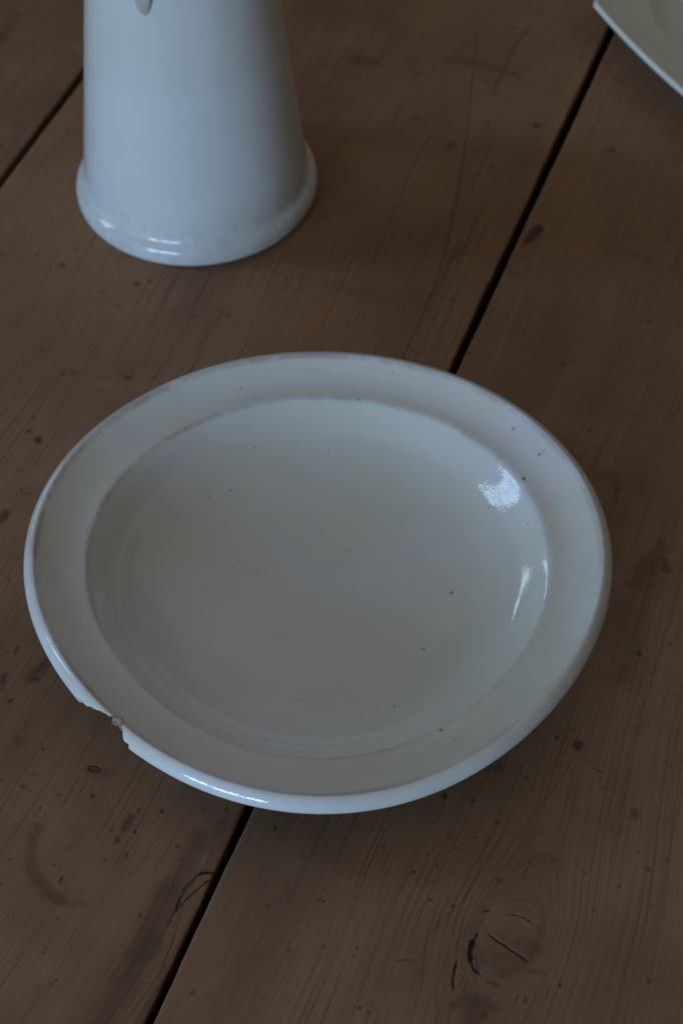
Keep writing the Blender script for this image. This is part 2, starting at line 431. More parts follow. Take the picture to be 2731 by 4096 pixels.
('c',0.5,0.65,0.6,[(83,-190.6),(82.6,-193),(82.2,-194.5)]),
('c',0.5,0.65,0.6,[(84.7,-191.1),(83.9,-192.7),(83,-194)]),
('c',0.5,0.65,0.6,[(92.8,-188.2),(92.1,-190.3),(91.3,-191.9)]),
('c',0.5,0.65,0.6,[(87.3,-189.9),(86.8,-190.8)]),
('s',6.93,0.3,0.8,[(61.4,-191.9),(63.2,-197.2),(61.9,-204.7)]),
('s',4.94,0.25,0.8,[(63.3,-193),(70.2,-195.1)]),
('s',0.73,0.3,0.9,[(83.5,-133.7),(86.8,-131.1),(89.8,-129.4),(93.3,-127.3),(96.6,-126.3),(98,-127.7),(98.6,-129.6),(99.2,-134.4),(99.8,-139.4)]),
('s',9.34,0.13,0.8,[(95,-132),(89.3,-141.4),(80.5,-150.7)]),
('s',8.25,0.28,0.7,[(161.9,41.6),(154.8,29.4),(146.6,17.5)]),
('s',15.16,0.22,0.7,[(154.5,26.4),(148,7.3),(141.4,-14.3),(134.9,-35.1)]),
('s',2.81,0.5,0.8,[(161.5,30.9),(162.2,24.2)]),
('k',1.4,0.4,0.8,[(156.9,26.8),(156.9,26.7)]),
('s',0.81,0.25,0.9,[(160,17.5),(157.8,4.3),(153,-17.1),(149.2,-35.1)]),
('s',0.65,0.32,0.8,[(88.4,-83.6),(80.9,-101.1),(73.8,-114),(69.3,-127.3),(66.3,-137.9),(61.2,-147.2),(54.9,-154),(45.7,-164.9),(43,-176.6),(42.2,-188.6)]),
('s',0.65,0.3,0.8,[(110.2,-80.2),(99.7,-96.7),(90.6,-108.6),(83.3,-118.8),(78.6,-127.6)]),
('s',0.67,0.25,0.8,[(146.1,-40.6),(136.9,-75.7),(129.4,-108.6),(121.8,-131.7)]),
('s',0.65,0.18,0.8,[(75.1,-72.5),(65.6,-90.4),(56.4,-110.3)]),
('s',0.67,0.15,0.8,[(155.9,-37.9),(150,-62),(143.1,-87.9)]),
('s',0.64,0.2,0.8,[(156.4,-94.2),(146.4,-127.3),(141.1,-148.4)]),
('s',0.61,0.25,0.8,[(62.7,-159.8),(53.1,-173.3),(48.7,-185.4),(47.7,-203.2)]),
('o',6.06,0.5,1,[(50.3,-166.6),(45,-177.7),(43.7,-186.5)]),
('o',2.6,0.6,1,[(-38,-181),(-47.4,-191.9),(-55.8,-201.5)]),
('o',6.06,0.45,1,[(-101.2,-166.6),(-112.7,-182.1),(-118.6,-193)]),
('o',10.47,0.3,1,[(8.5,202.8),(-10.9,182.3)]),
('o',7.76,0.25,1,[(111.9,182.3),(131.7,187.9)]),
('o',4.96,0.3,1,[(-49.6,-188.6),(-53.2,-195.1)]),
('o',11.84,0.2,1,[(-113.9,210.4),(-126.9,178.7)]),
]
SPECKS = [ (0.0910,0.0793,0.00076,0.55),(0.1022,0.0631,0.00068,0.75),(0.1042,0.0644,0.00051,0.75),(0.0944,0.0507,0.00085,0.95),(0.0602,0.0001,0.00068,0.85),(0.0466,-0.0312,0.00076,0.50),(0.0190,0.1016,0.00042,0.80),(0.0355,0.1152,0.00042,0.50),(0.0393,0.0344,0.00042,0.60),(0.0735,-0.0009,0.00034,0.60),(0.0209,-0.0295,0.00034,0.70),(0.0280,-0.0310,0.00034,0.50),(0.0335,-0.0640,0.00042,0.90),(0.0343,-0.0537,0.00042,0.60),(-0.0081,-0.0588,0.00042,0.70),(0.0570,-0.0944,0.00034,0.80),(0.0518,-0.0881,0.00068,0.70),(-0.0415,0.0595,0.00042,0.80),(-0.0516,0.0551,0.00042,0.70),(-0.0283,0.0570,0.00034,0.60),(-0.0305,0.0818,0.00042,0.50),(0.0045,0.0818,0.00034,0.50),(0.0149,0.0265,0.00042,0.50),(-0.0509,0.0041,0.00034,0.60),(-0.0415,-0.0367,0.00034,0.60),(-0.0820,-0.0223,0.00034,0.80),(0.0547,0.0061,0.00034,0.50),(0.0599,-0.0238,0.00034,0.50),(0.0775,0.0221,0.00034,0.40),(0.0953,0.0277,0.00034,0.70),(0.1092,0.0104,0.00034,0.70),(0.0830,0.0124,0.00025,0.50),(-0.0009,0.1179,0.00034,0.50),(-0.0373,0.1071,0.00042,0.70),(0.0023,0.1240,0.00025,0.60),(-0.0626,0.0829,0.00034,0.60),(-0.0551,0.0570,0.00025,0.50),(-0.0371,0.0201,0.00034,0.40),(-0.0543,0.0815,0.00025,0.40),(-0.0305,-0.0844,0.00042,0.50),(-0.0634,-0.0461,0.00034,0.40),(-0.0352,-0.0789,0.00034,0.60),(0.1212,0.0520,0.00025,0.60),(0.0169,-0.1127,0.00042,0.60) ]
# ------------------------------------------------------------------ wood
def wood(name, tone, seed, ring_freq, line_strength):
    N = NT(name)
    g, v = N.attr("grain"), N.attr("along")
    pos = N.obj()
    gs = N.add(g, seed)
    # growth rings: sawtooth of the grain coordinate, uneven spacing
    wob = N.noise(N.comb(N.mul(gs, 30.0), N.mul(v, 1.3), seed), 1.0, 2.0, 0.5)
    ph = N.add(N.mul(gs, ring_freq), N.mul(wob, 7.0))
    saw = N.math('FRACT', ph)
    late = N.mul(N.math('POWER', N.rng(saw, 0.30, 0.94), 2.0), N.rng(saw, 0.94, 1.0, 1.0, 0.0))
    cell = N.math('FLOOR', ph)
    rnd = N.noise(N.comb(N.mul(cell, 7.31), N.mul(v, 7.0), seed), 1.0, 1.0)
    late = N.mul(late, N.rng(rnd, 0.36, 0.66, 0.08, 1.0))
    late = N.mul(late, N.rng(N.noise(pos, 17.0, 2.0, 0.5), 0.34, 0.62, 0.25, 1.0))
    # fibres
    fib = N.noise(N.comb(N.mul(gs, 1500.0), N.mul(v, 38.0), seed), 1.0, 3.0, 0.6)
    fib2 = N.noise(N.comb(N.mul(gs, 420.0), N.mul(v, 9.0), seed + 3), 1.0, 3.0, 0.6)
    pore = N.rng(N.noise(N.comb(N.mul(gs, 2300.0), N.mul(v, 120.0), seed + 5), 1.0, 1.0), 0.70, 0.80)
    big = N.noise(pos, 9.0, 3.0, 0.55)
    big2 = N.noise(N.comb(N.mul(gs, 26.0), N.mul(v, 4.0), seed + 9), 1.0, 3.0, 0.55)
    grime = N.noise(pos, 60.0, 4.0, 0.65)
    hue = N.noise(pos, 14.0, 2.0, 0.5)
    light = tuple(c * 1.16 for c in tone)
    dark = tuple(c * f for c, f in zip(tone, (0.74, 0.72, 0.72)))
    c = N.mix(N.rng(big, 0.3, 0.7), dark, light)
    c = N.mix(N.mul(N.rng(big2, 0.38, 0.68), 0.5), c, tuple(x * f for x, f in zip(tone, (1.28, 1.22, 1.12))))
    c = N.mix(N.mul(N.rng(hue, 0.52, 0.72), 0.5), c, tuple(x * f for x, f in zip(tone, (1.07, 0.96, 0.88))))
    c = N.mix(N.mul(N.rng(hue, 0.46, 0.28), 0.35), c, tuple(x * f for x, f in zip(tone, (0.92, 0.96, 0.88))))
    c = N.mix(N.mul(N.rng(fib2, 0.35, 0.75), 0.30), c, tuple(x * 0.62 for x in tone))
    c = N.mix(N.mul(N.rng(fib, 0.45, 0.75), 0.22), c, tuple(x * 0.55 for x in tone))
    c = N.mix(N.mul(late, line_strength), c, tuple(x * f for x, f in zip(tone, (0.40, 0.34, 0.30))))
    c = N.mix(N.mul(pore, 0.22), c, tuple(x * 0.35 for x in tone))
    c = N.mix(N.mul(N.rng(grime, 0.56, 0.74), 0.30), c, tuple(x * f for x, f in zip(tone, (0.5, 0.5, 0.52))))
    # specks scattered by use
    vd, vc = N.voro(pos, 105.0)
    pick = N.rng(N.sep(vc)[0], 0.82, 0.84)
    c = N.mix(N.mul(N.mul(N.rng(vd, 0.19, 0.06), pick), 0.6), c, tuple(x * 0.22 for x in tone))
    vd2, vc2 = N.voro(pos, 60.0)
    c = N.mix(N.mul(N.mul(N.rng(vd2, 0.045, 0.02), N.rng(N.sep(vc2)[1], 0.90, 0.91)), 0.5), c, (0.42, 0.38, 0.33))
    # marks set down on this table: stains, spots, splits
    br = N.add(0.72, N.mul(grime, 0.56))
    stain = N.mul(N.attr("stain"), br)
    c = N.mix(N.mul(N.mul(N.attr("orange"), N.rng(fib2, 0.3, 0.7, 0.15, 1.0)), 0.42), c, tuple(x * f for x, f in zip(tone, (1.75, 1.30, 0.92))))
    c = N.mix(stain, c, tuple(x * f for x, f in zip(tone, (0.26, 0.25, 0.28))))
    c = N.mix(N.mul(N.attr("pale"), 0.8), c, (0.36, 0.33, 0.28))
    sp = N.mul(N.rng(N.attr("splitdist"), 0.20, -0.14), N.attr("split"))
    c = N.mix(sp, c, (0.012, 0.009, 0.008))
    h = N.add(N.mul(late, -0.5), N.add(N.mul(fib, -0.5), N.mul(grime, -0.35)))
    nrm = N.bump(h, 0.7, 0.00035)
    nrm = N.bump(N.noise(pos, 25.0, 2.0), 0.35, 0.0012, nrm)
    rough = N.add(0.50, N.mul(grime, 0.22))
    return N.out(Base_Color=c, Roughness=rough, Normal=nrm, Specular_IOR_Level=0.32)

TH = R(69.6)
EV = np.array([math.cos(TH), math.sin(TH)])      # along the planks
EU = np.array([math.sin(TH), -math.cos(TH)])     # across them, to the right

def steps(lo, hi, spans):
    """breakpoints with a step per span"""
    out = [lo]
    while out[-1] < hi:
        s = next((st for a, b, st in spans if a <= out[-1] < b), 0.02)
        out.append(out[-1] + s)
    return np.array(out)

def seg_dist(X, Y, a, b):
    ax, ay = a; bx, by = b
    dx, dy = bx - ax, by - ay
    L = dx * dx + dy * dy + 1e-12
    t = np.clip(((X - ax) * dx + (Y - ay) * dy) / L, 0, 1)
    return np.hypot(X - ax - t * dx, Y - ay - t * dy)

def fbm(X, Y, scale, seed, oct=3):
    """cheap smooth value noise"""
    out = np.zeros_like(X); amp = 1.0; tot = 0
    for o in range(oct):
        r = np.random.default_rng(seed + o)
        T = r.random((64, 64))
        x, y = X * scale * 2 ** o, Y * scale * 2 ** o
        i, j = np.floor(x).astype(int), np.floor(y).astype(int)
        fx, fy = x - i, y - j
        fx, fy = fx * fx * (3 - 2 * fx), fy * fy * (3 - 2 * fy)
        t = lambda a, b: T[a % 64, b % 64]
        out += amp * ((t(i, j) * (1 - fx) + t(i + 1, j) * fx) * (1 - fy) + (t(i, j + 1) * (1 - fx) + t(i + 1, j + 1) * fx) * fy)
        tot += amp; amp *= 0.5
    return out / tot

# knots that push the grain aside: x, y, radius, stretch along the plank
KNOTS = [(0.0783, -0.1620, 0.0120, 0.62, 'R'), (-0.0400, -0.1300, 0.0085, 0.42, 'M'), (-0.0935, -0.0500, 0.0016, 0.5, 'M'),
         (0.1040, 0.2330, 0.0045, 0.5, 'R'), (0.1330, 0.0650, 0.0070, 0.35, 'R'), (0.0140, 0.4100, 0.0050, 0.4, 'M'), (0.1260, -0.1150, 0.0012, .5, 'R')]

def make_plank(name, uL, uR, us, vs, mat, skew, parent, side):
    """one board: grid top with marks and splits sunk into it, sides and underside"""
    nu, nv = len(us), len(vs)
    V = np.repeat(vs[None, :], nu, 0)
    t = (us - us[0]) / (us[-1] - us[0])
    lo = uL(vs)[None, :]; hi = uR(vs)[None, :]
    U = us[:, None] + 0 * V
    # the two long edges follow the real edge lines, inner columns stay put
    k = 12
    w = np.clip(1 - np.arange(nu) / k, 0, 1)[:, None]
    U = U + w * (lo - us[0]) + w[::-1] * (hi - us[-1])
    X = U * EU[0] + V * EV[0]; Y = U * EU[1] + V * EV[1]
    Z = (fbm(X + 3, Y + 5, 14.0, 5, 2) - 0.5) * 0.0007
    # worn arris along both edges
    e = np.minimum(U - lo, hi - U)
    nick = fbm(X + 7, Y + 1, 160.0, 31, 3)
    Z -= 0.0005 * np.exp(-np.maximum(e, 0) / (0.0004 + 0.0012 * np.clip(nick - 0.52, 0, 1)))
    # grain coordinate
    G = U - skew(U, V) + 0.012 * (fbm(X + 1, Y + 2, 6.0, 11, 2) - 0.5) + 0.0016 * (fbm(X, Y, 45.0, 17, 2) - 0.5)
    for kx, ky, kr, ks, kside in KNOTS:
        if kside != side: continue
        ku, kv = kx * EU[0] + ky * EU[1], kx * EV[0] + ky * EV[1]
        du, dv = U - ku, (V - kv) * ks
        rho2 = np.maximum(du * du + dv * dv, kr * kr * 0.35)
        inside = np.clip(1.25 - np.sqrt(du * du + dv * dv) / kr, 0, 1)
        inside = np.clip(inside * 3, 0, 1)
        ringv = np.sqrt(du * du + (dv * 1.25) ** 2) * 0.5 + 0.0035 * (fbm(X + 4, Y + 9, 110.0, 71, 3) - 0.5) + 0.21
        G = G - du * kr * kr / rho2 * 1.15
        G = G * (1 - inside) + inside * ringv
    A = {k: np.zeros_like(X) for k in ("stain", "split", "pale", "orange")}
    sdf = np.full_like(X, 3.0)                      # distance to the nearest split's edge, in mm
    jx = (fbm(X + 11, Y, 420.0, 41, 2) - 0.5); jy = (fbm(X, Y + 13, 420.0, 47, 2) - 0.5)
    mx, my = (fbm(X + 2, Y, 90.0, 51, 2) - 0.5), (fbm(X, Y + 4, 90.0, 57, 2) - 0.5)
    for kind, wmm, s, soft, pts in MARKS:
        P = np.array(pts) / 1000.0
        hw = max(wmm * (1.5 if kind == 'k' else 1.0), 0.36 if kind == 'c' else 0.7) / 2000.0
        reach = hw * (1 + 1.2 * soft) + 0.004
        x0, y0 = P.min(0) - reach; x1, y1 = P.max(0) + reach
        m = (X > x0) & (X < x1) & (Y > y0) & (Y < y1)
        if not m.any(): continue
        amp1 = min(hw * 0.9, 0.0007); amp2 = min(hw * 0.6, 0.003)
        xs = X[m] + jx[m] * amp1 * 2 + mx[m] * amp2 * 2 * (kind != 'c')
        ys = Y[m] + jy[m] * amp1 * 2 + my[m] * amp2 * 2 * (kind != 'c')
        d = np.full(xs.shape, 9.0); tt = np.zeros(xs.shape)
        nseg = len(P) - 1
        for i_, (a, b) in enumerate(zip(P[:-1], P[1:])):
            dd = seg_dist(xs, ys, a, b)
            ab = b - a
            lt = np.clip(((xs - a[0]) * ab[0] + (ys - a[1]) * ab[1]) / (ab @ ab + 1e-12), 0, 1)
            tt = np.where(dd < d, (i_ + lt) / nseg, tt)
            d = np.minimum(d, dd)
        if kind == 'c':
            closed = np.hypot(*(P[0] - P[-1])) < 0.0006
            taper = 1.0 if closed else np.clip(np.minimum(tt, 1 - tt) * 5 + 0.35, 0, 1)   # splits run out to points
            e_ = (d - hw * taper) * 1000
            near = e_ < 1.2
            old = sdf[m]; st = A['split'][m]
            better = e_ < old
            A['split'][m] = np.where(near & better, s, st)
            sdf[m] = np.minimum(old, e_)
            continue
        f = np.clip((hw * (1 + soft) - d) / (hw * 2 * soft), 0, 1)
        f = f * f * (3 - 2 * f) * min(s * (1.4 if kind == 'k' else 1.2), 0.96)
        key = {'s': 'stain', 'k': 'stain', 'p': 'pale', 'o': 'orange'}[kind]
        cur = A[key][m]
        A[key][m] = np.maximum(cur, f) if kind in 'kp' else 1 - (1 - cur) * (1 - f)
    A['splitdist'] = sdf
    Z -= 0.0004 * A['split'] * np.clip(0.1 - sdf, 0, 0.6) / 0.6 + 0.00010 * A['stain']
    n = nu * nv
    top = np.stack([X, Y, Z], -1).reshape(-1, 3)
    quads = [grid_quads(nu, nv)]
    # skirt and underside
    idx = np.arange(n).reshape(nu, nv)
    loop = np.concatenate([idx[:, 0], idx[-1, 1:], idx[-2::-1, -1], idx[0, -2:0:-1]])
    rim_ = top[loop].copy()
    low = rim_.copy(); low[:, 2] = -0.024
    nl = len(loop)
    a_ = n + np.arange(nl)                         # own vertices, so the arris stays crisp
    b = n + nl + np.arange(nl)
    quads.append(np.stack([a_, b, np.roll(b, -1), np.roll(a_, -1)], -1))
    # underside: strips between the two long edges
    left = b[nl - (nv - 1):][::-1]                 # idx[0,1..] reversed -> order v rising
    right = b[nu:nu + nv - 1]
    m_ = min(len(left), len(right)) - 1
    quads.append(np.stack([left[:m_], left[1:m_ + 1], right[1:m_ + 1], right[:m_]], -1))
    verts = np.concatenate([top, rim_, low])
    lp = np.concatenate([loop, loop])
    at = {"grain": np.concatenate([G.ravel(), G.ravel()[lp]]), "along": np.concatenate([V.ravel(), V.ravel()[lp]])}
    for k2, a in A.items(): at[k2] = np.concatenate([a.ravel(), a.ravel()[lp]])
    return mesh_np(name, verts, np.concatenate(quads), mat, parent, at)

table = empty("wooden_table", (0, 0, 0), "worn brown plank table top under the white dishes, with dark gaps and knots", "table")

def uline(p, q):
    p, q = np.array(p), np.array(q)
    a = (p @ EU, p @ EV); b = (q @ EU, q @ EV)
    return lambda v: a[0] + (v - a[1]) * (b[0] - a[0]) / (b[1] - a[1])
gapA = uline((-0.06523, -0.20320), (0.17097, 0.43700))
gapB = uline((-0.17910, 0.30057), (-0.14132, 0.39923))
wav = lambda v, s: 0.00018 * np.sin(v * 41 + s) + 0.00008 * np.sin(v * 173 + 2 * s) + 0.00005 * np.sin(v * 410 + s)
HG = 0.00185
hgA = lambda v: 0.0018 + 0.0010 * np.clip((v + 0.2) / 0.65, 0, 1)
hgB = lambda v: 0.0024 + 0 * v
vs_f = steps(-0.36, 0.72, [(-0.36, -0.24, 0.004), (-0.24, 0.06, 0.00052), (0.06, 0.22, 0.0010), (0.22, 0.52, 0.0011), (0.52, 1, 0.006)])
uA0, uB0 = float(gapA(0.1)), float(gapB(0.3))
W1 = wood("wood_middle_plank", (0.296, 0.163, 0.093), 0.0, 300.0, 0.52)
W2 = wood("wood_right_plank", (0.288, 0.164, 0.097), 5.3, 285.0, 0.44)
W3 = wood("wood_left_plank", (0.240, 0.134, 0.078), 9.7, 260.0, 0.36)
us1 = steps(uB0 + HG, uA0 - HG, [(-1, 1, 0.00056)])
make_plank("plank", lambda v: gapB(v) + hgB(v) + wav(v, 1), lambda v: gapA(v) - hgA(v) + wav(v, 2), us1, vs_f, W1,
           lambda u, v: np.where(v < 0.05, -0.235 * (v - 0.05) ** 2, 0), table, 'M')
us2 = steps(uA0 + HG, uA0 + 0.30, [(uA0, uA0 + 0.19, 0.00056), (uA0 + 0.19, 1, 0.004)])
make_plank("plank", lambda v: gapA(v) + hgA(v) + wav(v, 5), lambda v: 0 * v + us2[-1], us2, vs_f, W2,
           lambda u, v: (0.06 - 0.85 * np.clip(u - uA0, 0, 0.2)) * np.clip(v + 0.1, -0.3, 0.25), table, 'R')
vs_l = steps(-0.36, 0.72, [(-0.36, 0.24, 0.006), (0.24, 0.5, 0.0014), (0.5, 1, 0.006)])
us3 = steps(uB0 - HG - 0.26, uB0 - HG, [(-1, uB0 - 0.10, 0.006), (uB0 - 0.10, 1, 0.0014)])
make_plank("plank", lambda v: 0 * v + us3[0], lambda v: gapB(v) - hgB(v) + wav(v, 9), us3, vs_l, W3,
           lambda u, v: 0.0 * v, table, 'L')
# added dark slab under the planks, blocks light leaking up through the gaps
N = NT("light_block_dark")
block_m = N.out(Base_Color=(0.035, 0.026, 0.019), Roughness=0.9)
bu0, bu1 = us3[0] + 0.03, us2[-1] - 0.03
bv = [tuple(u * EU + v * EV) + (z,) for z in (-0.025, -0.060) for u, v in ((bu0, -0.33), (bu1, -0.33), (bu1, 0.69), (bu0, 0.69))]
mesh_np("light_block_slab", bv, [(0, 1, 2, 3), (7, 6, 5, 4), (0, 4, 5, 1), (1, 5, 6, 2), (2, 6, 7, 3), (3, 7, 4, 0)], block_m, table, smooth=False)

# ------------------------------------------------------------------ glaze
def glaze(name, base, warm, specks=(), wear=True, clay=False, foot_mottle=False, overlap=False, micro=0.55, crackle=True):
    N = NT(name)
    pos = N.obj()
    big = N.noise(pos, 15.0, 3.0, 0.5)
    med = N.noise(pos, 75.0, 3.0, 0.6)
    c = N.mix(N.rng(big, 0.34, 0.66), base, warm)
    c = N.mix(N.mul(N.rng(med, 0.5, 0.75), 0.25), c, tuple(x * f for x, f in zip(base, (0.90, 0.88, 0.92))))
    # pin-prick iron specks
    vd, vc = N.voro(pos, 230.0)
    s = N.mul(N.rng(vd, 0.13, 0.04), N.rng(N.sep(vc)[0], 0.93, 0.95))
    c = N.mix(N.mul(s, micro), c, (0.16, 0.13, 0.13))
    vd, vc = N.voro(pos, 700.0)
    s = N.mul(N.rng(vd, 0.30, 0.1), N.rng(N.sep(vc)[0], 0.86, 0.9))
    c = N.mix(N.mul(s, 0.14), c, (0.2, 0.17, 0.15))
    if wear:
        wn = N.noise(pos, 330.0, 4.0, 0.7)
        wn2 = N.noise(pos, 30.0, 2.0, 0.5)
        w = N.mul(N.attr("wear"), N.rng(N.add(N.mul(wn, 0.62), N.mul(wn2, 0.90)), 0.52, 0.98))
        c = N.mix(N.math('MULTIPLY', w, 1.0, clamp=True), c, (0.33, 0.27, 0.275))
    for (x, y, r, k) in specks:
        d = N.n("ShaderNodeVectorMath", operation='DISTANCE')
        xy = N.comb(N.add(N.sep(pos)[0], 0.0), N.sep(pos)[1], 0.0) if not hasattr(N, 'xy') else N.xy
        N.xy = xy
        if not hasattr(N, 'xyj'):
            nz = N.n("ShaderNodeTexNoise"); nz.inputs["Scale"].default_value = 900.0
            N.put(nz.inputs["Vector"], pos)
            va = N.n("ShaderNodeVectorMath", operation='MULTIPLY_ADD')
            N.put(va.inputs[0], nz.outputs["Color"]); va.inputs[1].default_value = (0.0009, 0.0009, 0); N.put(va.inputs[2], xy)
            vb = N.n("ShaderNodeVectorMath", operation='SUBTRACT')
            N.put(vb.inputs[0], va.outputs[0]); vb.inputs[1].default_value = (0.00045, 0.00045, 0)
            N.xyj = vb.outputs[0]
        N.put(d.inputs[0], N.xyj); d.inputs[1].default_value = (x, y, 0)
        m = N.rng(d.outputs["Value"], r * 1.6, r * 0.6, 0.0, k * 0.85)
        N.acc = m if not hasattr(N, 'acc') else N.mx(N.acc, m)
    if specks: c = N.mix(N.acc, c, (0.075, 0.05, 0.05))
    z = N.sep(pos)[2]
    if foot_mottle:
        mm = N.noise(pos, 190.0, 4.0, 0.65)
        band = N.mul(N.rng(z, 0.034, 0.012), N.rng(z, 0.002, 0.008))
        c = N.mix(N.mul(N.mul(band, N.rng(mm, 0.46, 0.72)), 0.42), c, (0.36, 0.355, 0.39))
    if overlap:     # a second dip of glaze ends in a wavering line
        zz = N.add(z, N.mul(N.sub(N.noise(pos, 16.0, 1.0), 0.5), 0.035))
        c = N.mix(N.mul(N.rng(zz, 0.098, 0.110), 0.40), c, tuple(x * f for x, f in zip(base, (0.97, 0.91, 0.84))))
        c = N.mix(N.mul(N.mul(N.rng(zz, 0.098, 0.102), N.rng(zz, 0.107, 0.103)), 0.12), c, tuple(x * 0.80 for x in base))
    rough = 0.065
    spec = 0.5
    h1 = N.noise(pos, 210.0, 2.0, 0.5)
    h2 = N.noise(pos, 900.0, 2.0, 0.5)
    h3 = N.noise(pos, 40.0, 1.0, 0.5)
    if clay:
        c = N.mix(N.attr("under"), c, (0.085, 0.05, 0.032))      # unseen underside darkened to brown, bounces less light into the shadow below
        cl = N.attr("clay")
        cn = N.noise(pos, 700.0, 3.0, 0.7)
        c = N.mix(cl, c, N.mix(N.rng(cn, 0.35, 0.65), (0.16, 0.085, 0.06), (0.46, 0.28, 0.215)))
        rough = N.add(0.065, N.mul(cl, 0.75))
        spec = N.sub(0.5, N.mul(cl, 0.35))
        h2 = N.add(h2, N.mul(N.mul(cl, cn), 14.0))
    nrm = N.bump(h3, 0.30, 0.0016)
    nrm = N.bump(h1, 0.30, 0.00022, nrm)
    nrm = N.bump(h2, 0.35, 0.00009, nrm)
    return N.out(Base_Color=c, Roughness=rough, Specular_IOR_Level=spec, Normal=nrm)

WHITE = (0.71, 0.692, 0.718)
WARM = (0.69, 0.682, 0.625)

# ------------------------------------------------------------------ the chipped dish
def warp(az):
    return 0.0030 * np.cos(az) + 0.0212 * np.sin(az) + 0.0032 * np.cos(2*az) - 0.0027 * np.sin(2*az) - 0.0023 * np.cos(3*az) + 0.0164 * np.sin(3*az) + 0.0040 * np.cos(4*az)

def dish():
    inner = [(0.0003, 0.0120), (0.018, 0.0121), (0.034, 0.0124), (0.050, 0.0133), (0.062, 0.0148), (0.072, 0.0168), (0.080, 0.0193), (0.0860, 0.0219),
             (0.0895, 0.0239), (0.0925, 0.0262), (0.0955, 0.0288), (0.0985, 0.0316), (0.1008, 0.0336), (0.1020, 0.03445), (0.1027, 0.03475), (0.1034, 0.03490), (0.1042, 0.03500), (0.1058, 0.0351),
             (0.1085, 0.0354), (0.1118, 0.0361), (0.1150, 0.0371), (0.1180, 0.0383), (0.1208, 0.0396), (0.1230, 0.04075), (0.1242, 0.0414),
             (0.1250, 0.0417), (0.1259, 0.04155), (0.1270, 0.0410), (0.1282, 0.0399), (0.1291, 0.0385), (0.1296, 0.0368), (0.1294, 0.0352),
             (0.1285, 0.0338), (0.1268, 0.0328), (0.1245, 0.0321), (0.119, 0.0305), (0.112, 0.0285), (0.104, 0.0260), (0.097, 0.0205), (0.090, 0.0150),
             (0.080, 0.0095), (0.0735, 0.0068), (0.0730, 0.0030), (0.0722, 0.0004), (0.0700, 0.0001), (0.0675, 0.0004), (0.0668, 0.0040), (0.064, 0.0065), (0.04, 0.0070), (0.0003, 0.0072)]
    sub = []
    for i in range(len(inner) - 1):
        r, z = inner[i]
        sub.append(8 if (i >= 22 and i < 35) else 6)
    prof = catmull(inner, sub)
    r, z = prof[:, 0], prof[:, 1]
    az = np.concatenate([np.arange(0, 215, 0.45), np.arange(215, 234, 0.07), np.arange(234, 360, 0.45)])
    az = np.radians(az)
    A = np.repeat(az[None, :], len(r), 0)
    Rr = np.repeat(r[:, None], len(az), 1); Zz = np.repeat(z[:, None], len(az), 1)
    deg = np.degrees(A)
    # break in the lip (angles seen from the centre of the dish)
    rnd = np.random.default_rng(3)
    kn = np.linspace(214, 235, 120); kv = rnd.random(120)
    j = np.interp(deg, kn, kv) - 0.5
    kn2 = np.linspace(214, 235, 420); kv2 = np.random.default_rng(5).random(420)
    j2 = np.interp(deg, kn2, kv2) - 0.5
    cut = np.interp(deg, [219.6, 220.6, 222.0, 223.0, 224.2, 225.2, 225.7, 226.3, 227.2, 228.1, 228.55, 228.9, 229.35, 229.8, 230.6],
                    [0.1320, 0.1300, 0.1288, 0.1276, 0.1268, 0.1262, 0.1252, 0.1238, 0.1232, 0.1234, 0.1242, 0.1258, 0.1272, 0.1286, 0.1320])
    amp = np.interp(deg, [218.6, 220.5, 229.4, 230.6], [0, 1, 1, 0])
    cut = cut + (j * 0.0007 + j2 * 0.00035) * amp
    face = np.interp(deg, [225.2, 226.0, 228.4, 228.8], [0, 1, 1, 0])    # where the break faces up and shows clay
    dz = 0.0420 - Zz
    lim_under = cut - 0.9 * np.maximum(dz - 0.0006, 0)
    lim_face = cut + 0.55 * np.minimum(dz, 0.0042) - 1.0 * np.maximum(dz - 0.0042, 0) + j2 * 0.0006
    lim = np.where(face > 0.02, lim_under * (1 - face) + lim_face * face, lim_under)
    lim = np.maximum(lim, 0.1185)
    lip = (np.arange(len(r)) > len(r) * 0.3)[:, None] & (Rr > 0.1185) & (deg > 217) & (deg < 232)
    hit = lip & (Rr > lim)
    clay = np.where(hit, 1.0, 0.0)
    Rr = np.where(hit, lim, Rr)
    # hand-made unevenness
    wgt = np.clip(Rr / 0.105, 0, 1) ** 1.5
    S = 1 + warp(A) * wgt
    zw = 0.0006 * np.sin(2 * A + 0.7) + 0.0004 * np.sin(3 * A + 2.1) + 0.00015 * np.sin(7 * A + 1)
    Zf = Zz + zw * np.clip((Rr - 0.07) / 0.06, 0, 1) 
    # faint throwing rings, plainest at the lower left of the well
    side = np.clip(0.5 + 0.7 * np.cos(A - R(228)), 0, 1)
    step = np.interp(Rr, [0.060, 0.076, 0.084, 0.0885, 0.0905, 0.0935, 0.098, 0.101], [0, 0.0002, 0.0007, 0.0010, 0.00035, -0.0002, -0.0001, 0]) * (np.arange(len(r)) < len(r) * 0.5)[:, None]
    Zf = Zf + step * np.clip(0.35 + 0.75 * np.cos(A - R(222)), 0, 1)     # a sharper heel to the wall at the lower left
    rip = np.sin((Rr - 0.078) * 2 * np.pi / 0.0062) * np.exp(-((Rr - 0.0885) / 0.0065) ** 2) * (np.arange(len(r)) < len(r) * 0.5)[:, None]
    Zf = Zf + 0.00008 * rip * side + 0.000015 * np.sin(Rr * 900 + A) * np.clip(Rr / 0.05, 0, 1) * (Rr < 0.085)
    X = Rr * S * np.cos(A); Y = Rr * S * np.sin(A)
    # wear: crest of the lip and the edge of the well
    up = (np.arange(len(r)) < len(r) * 0.62)
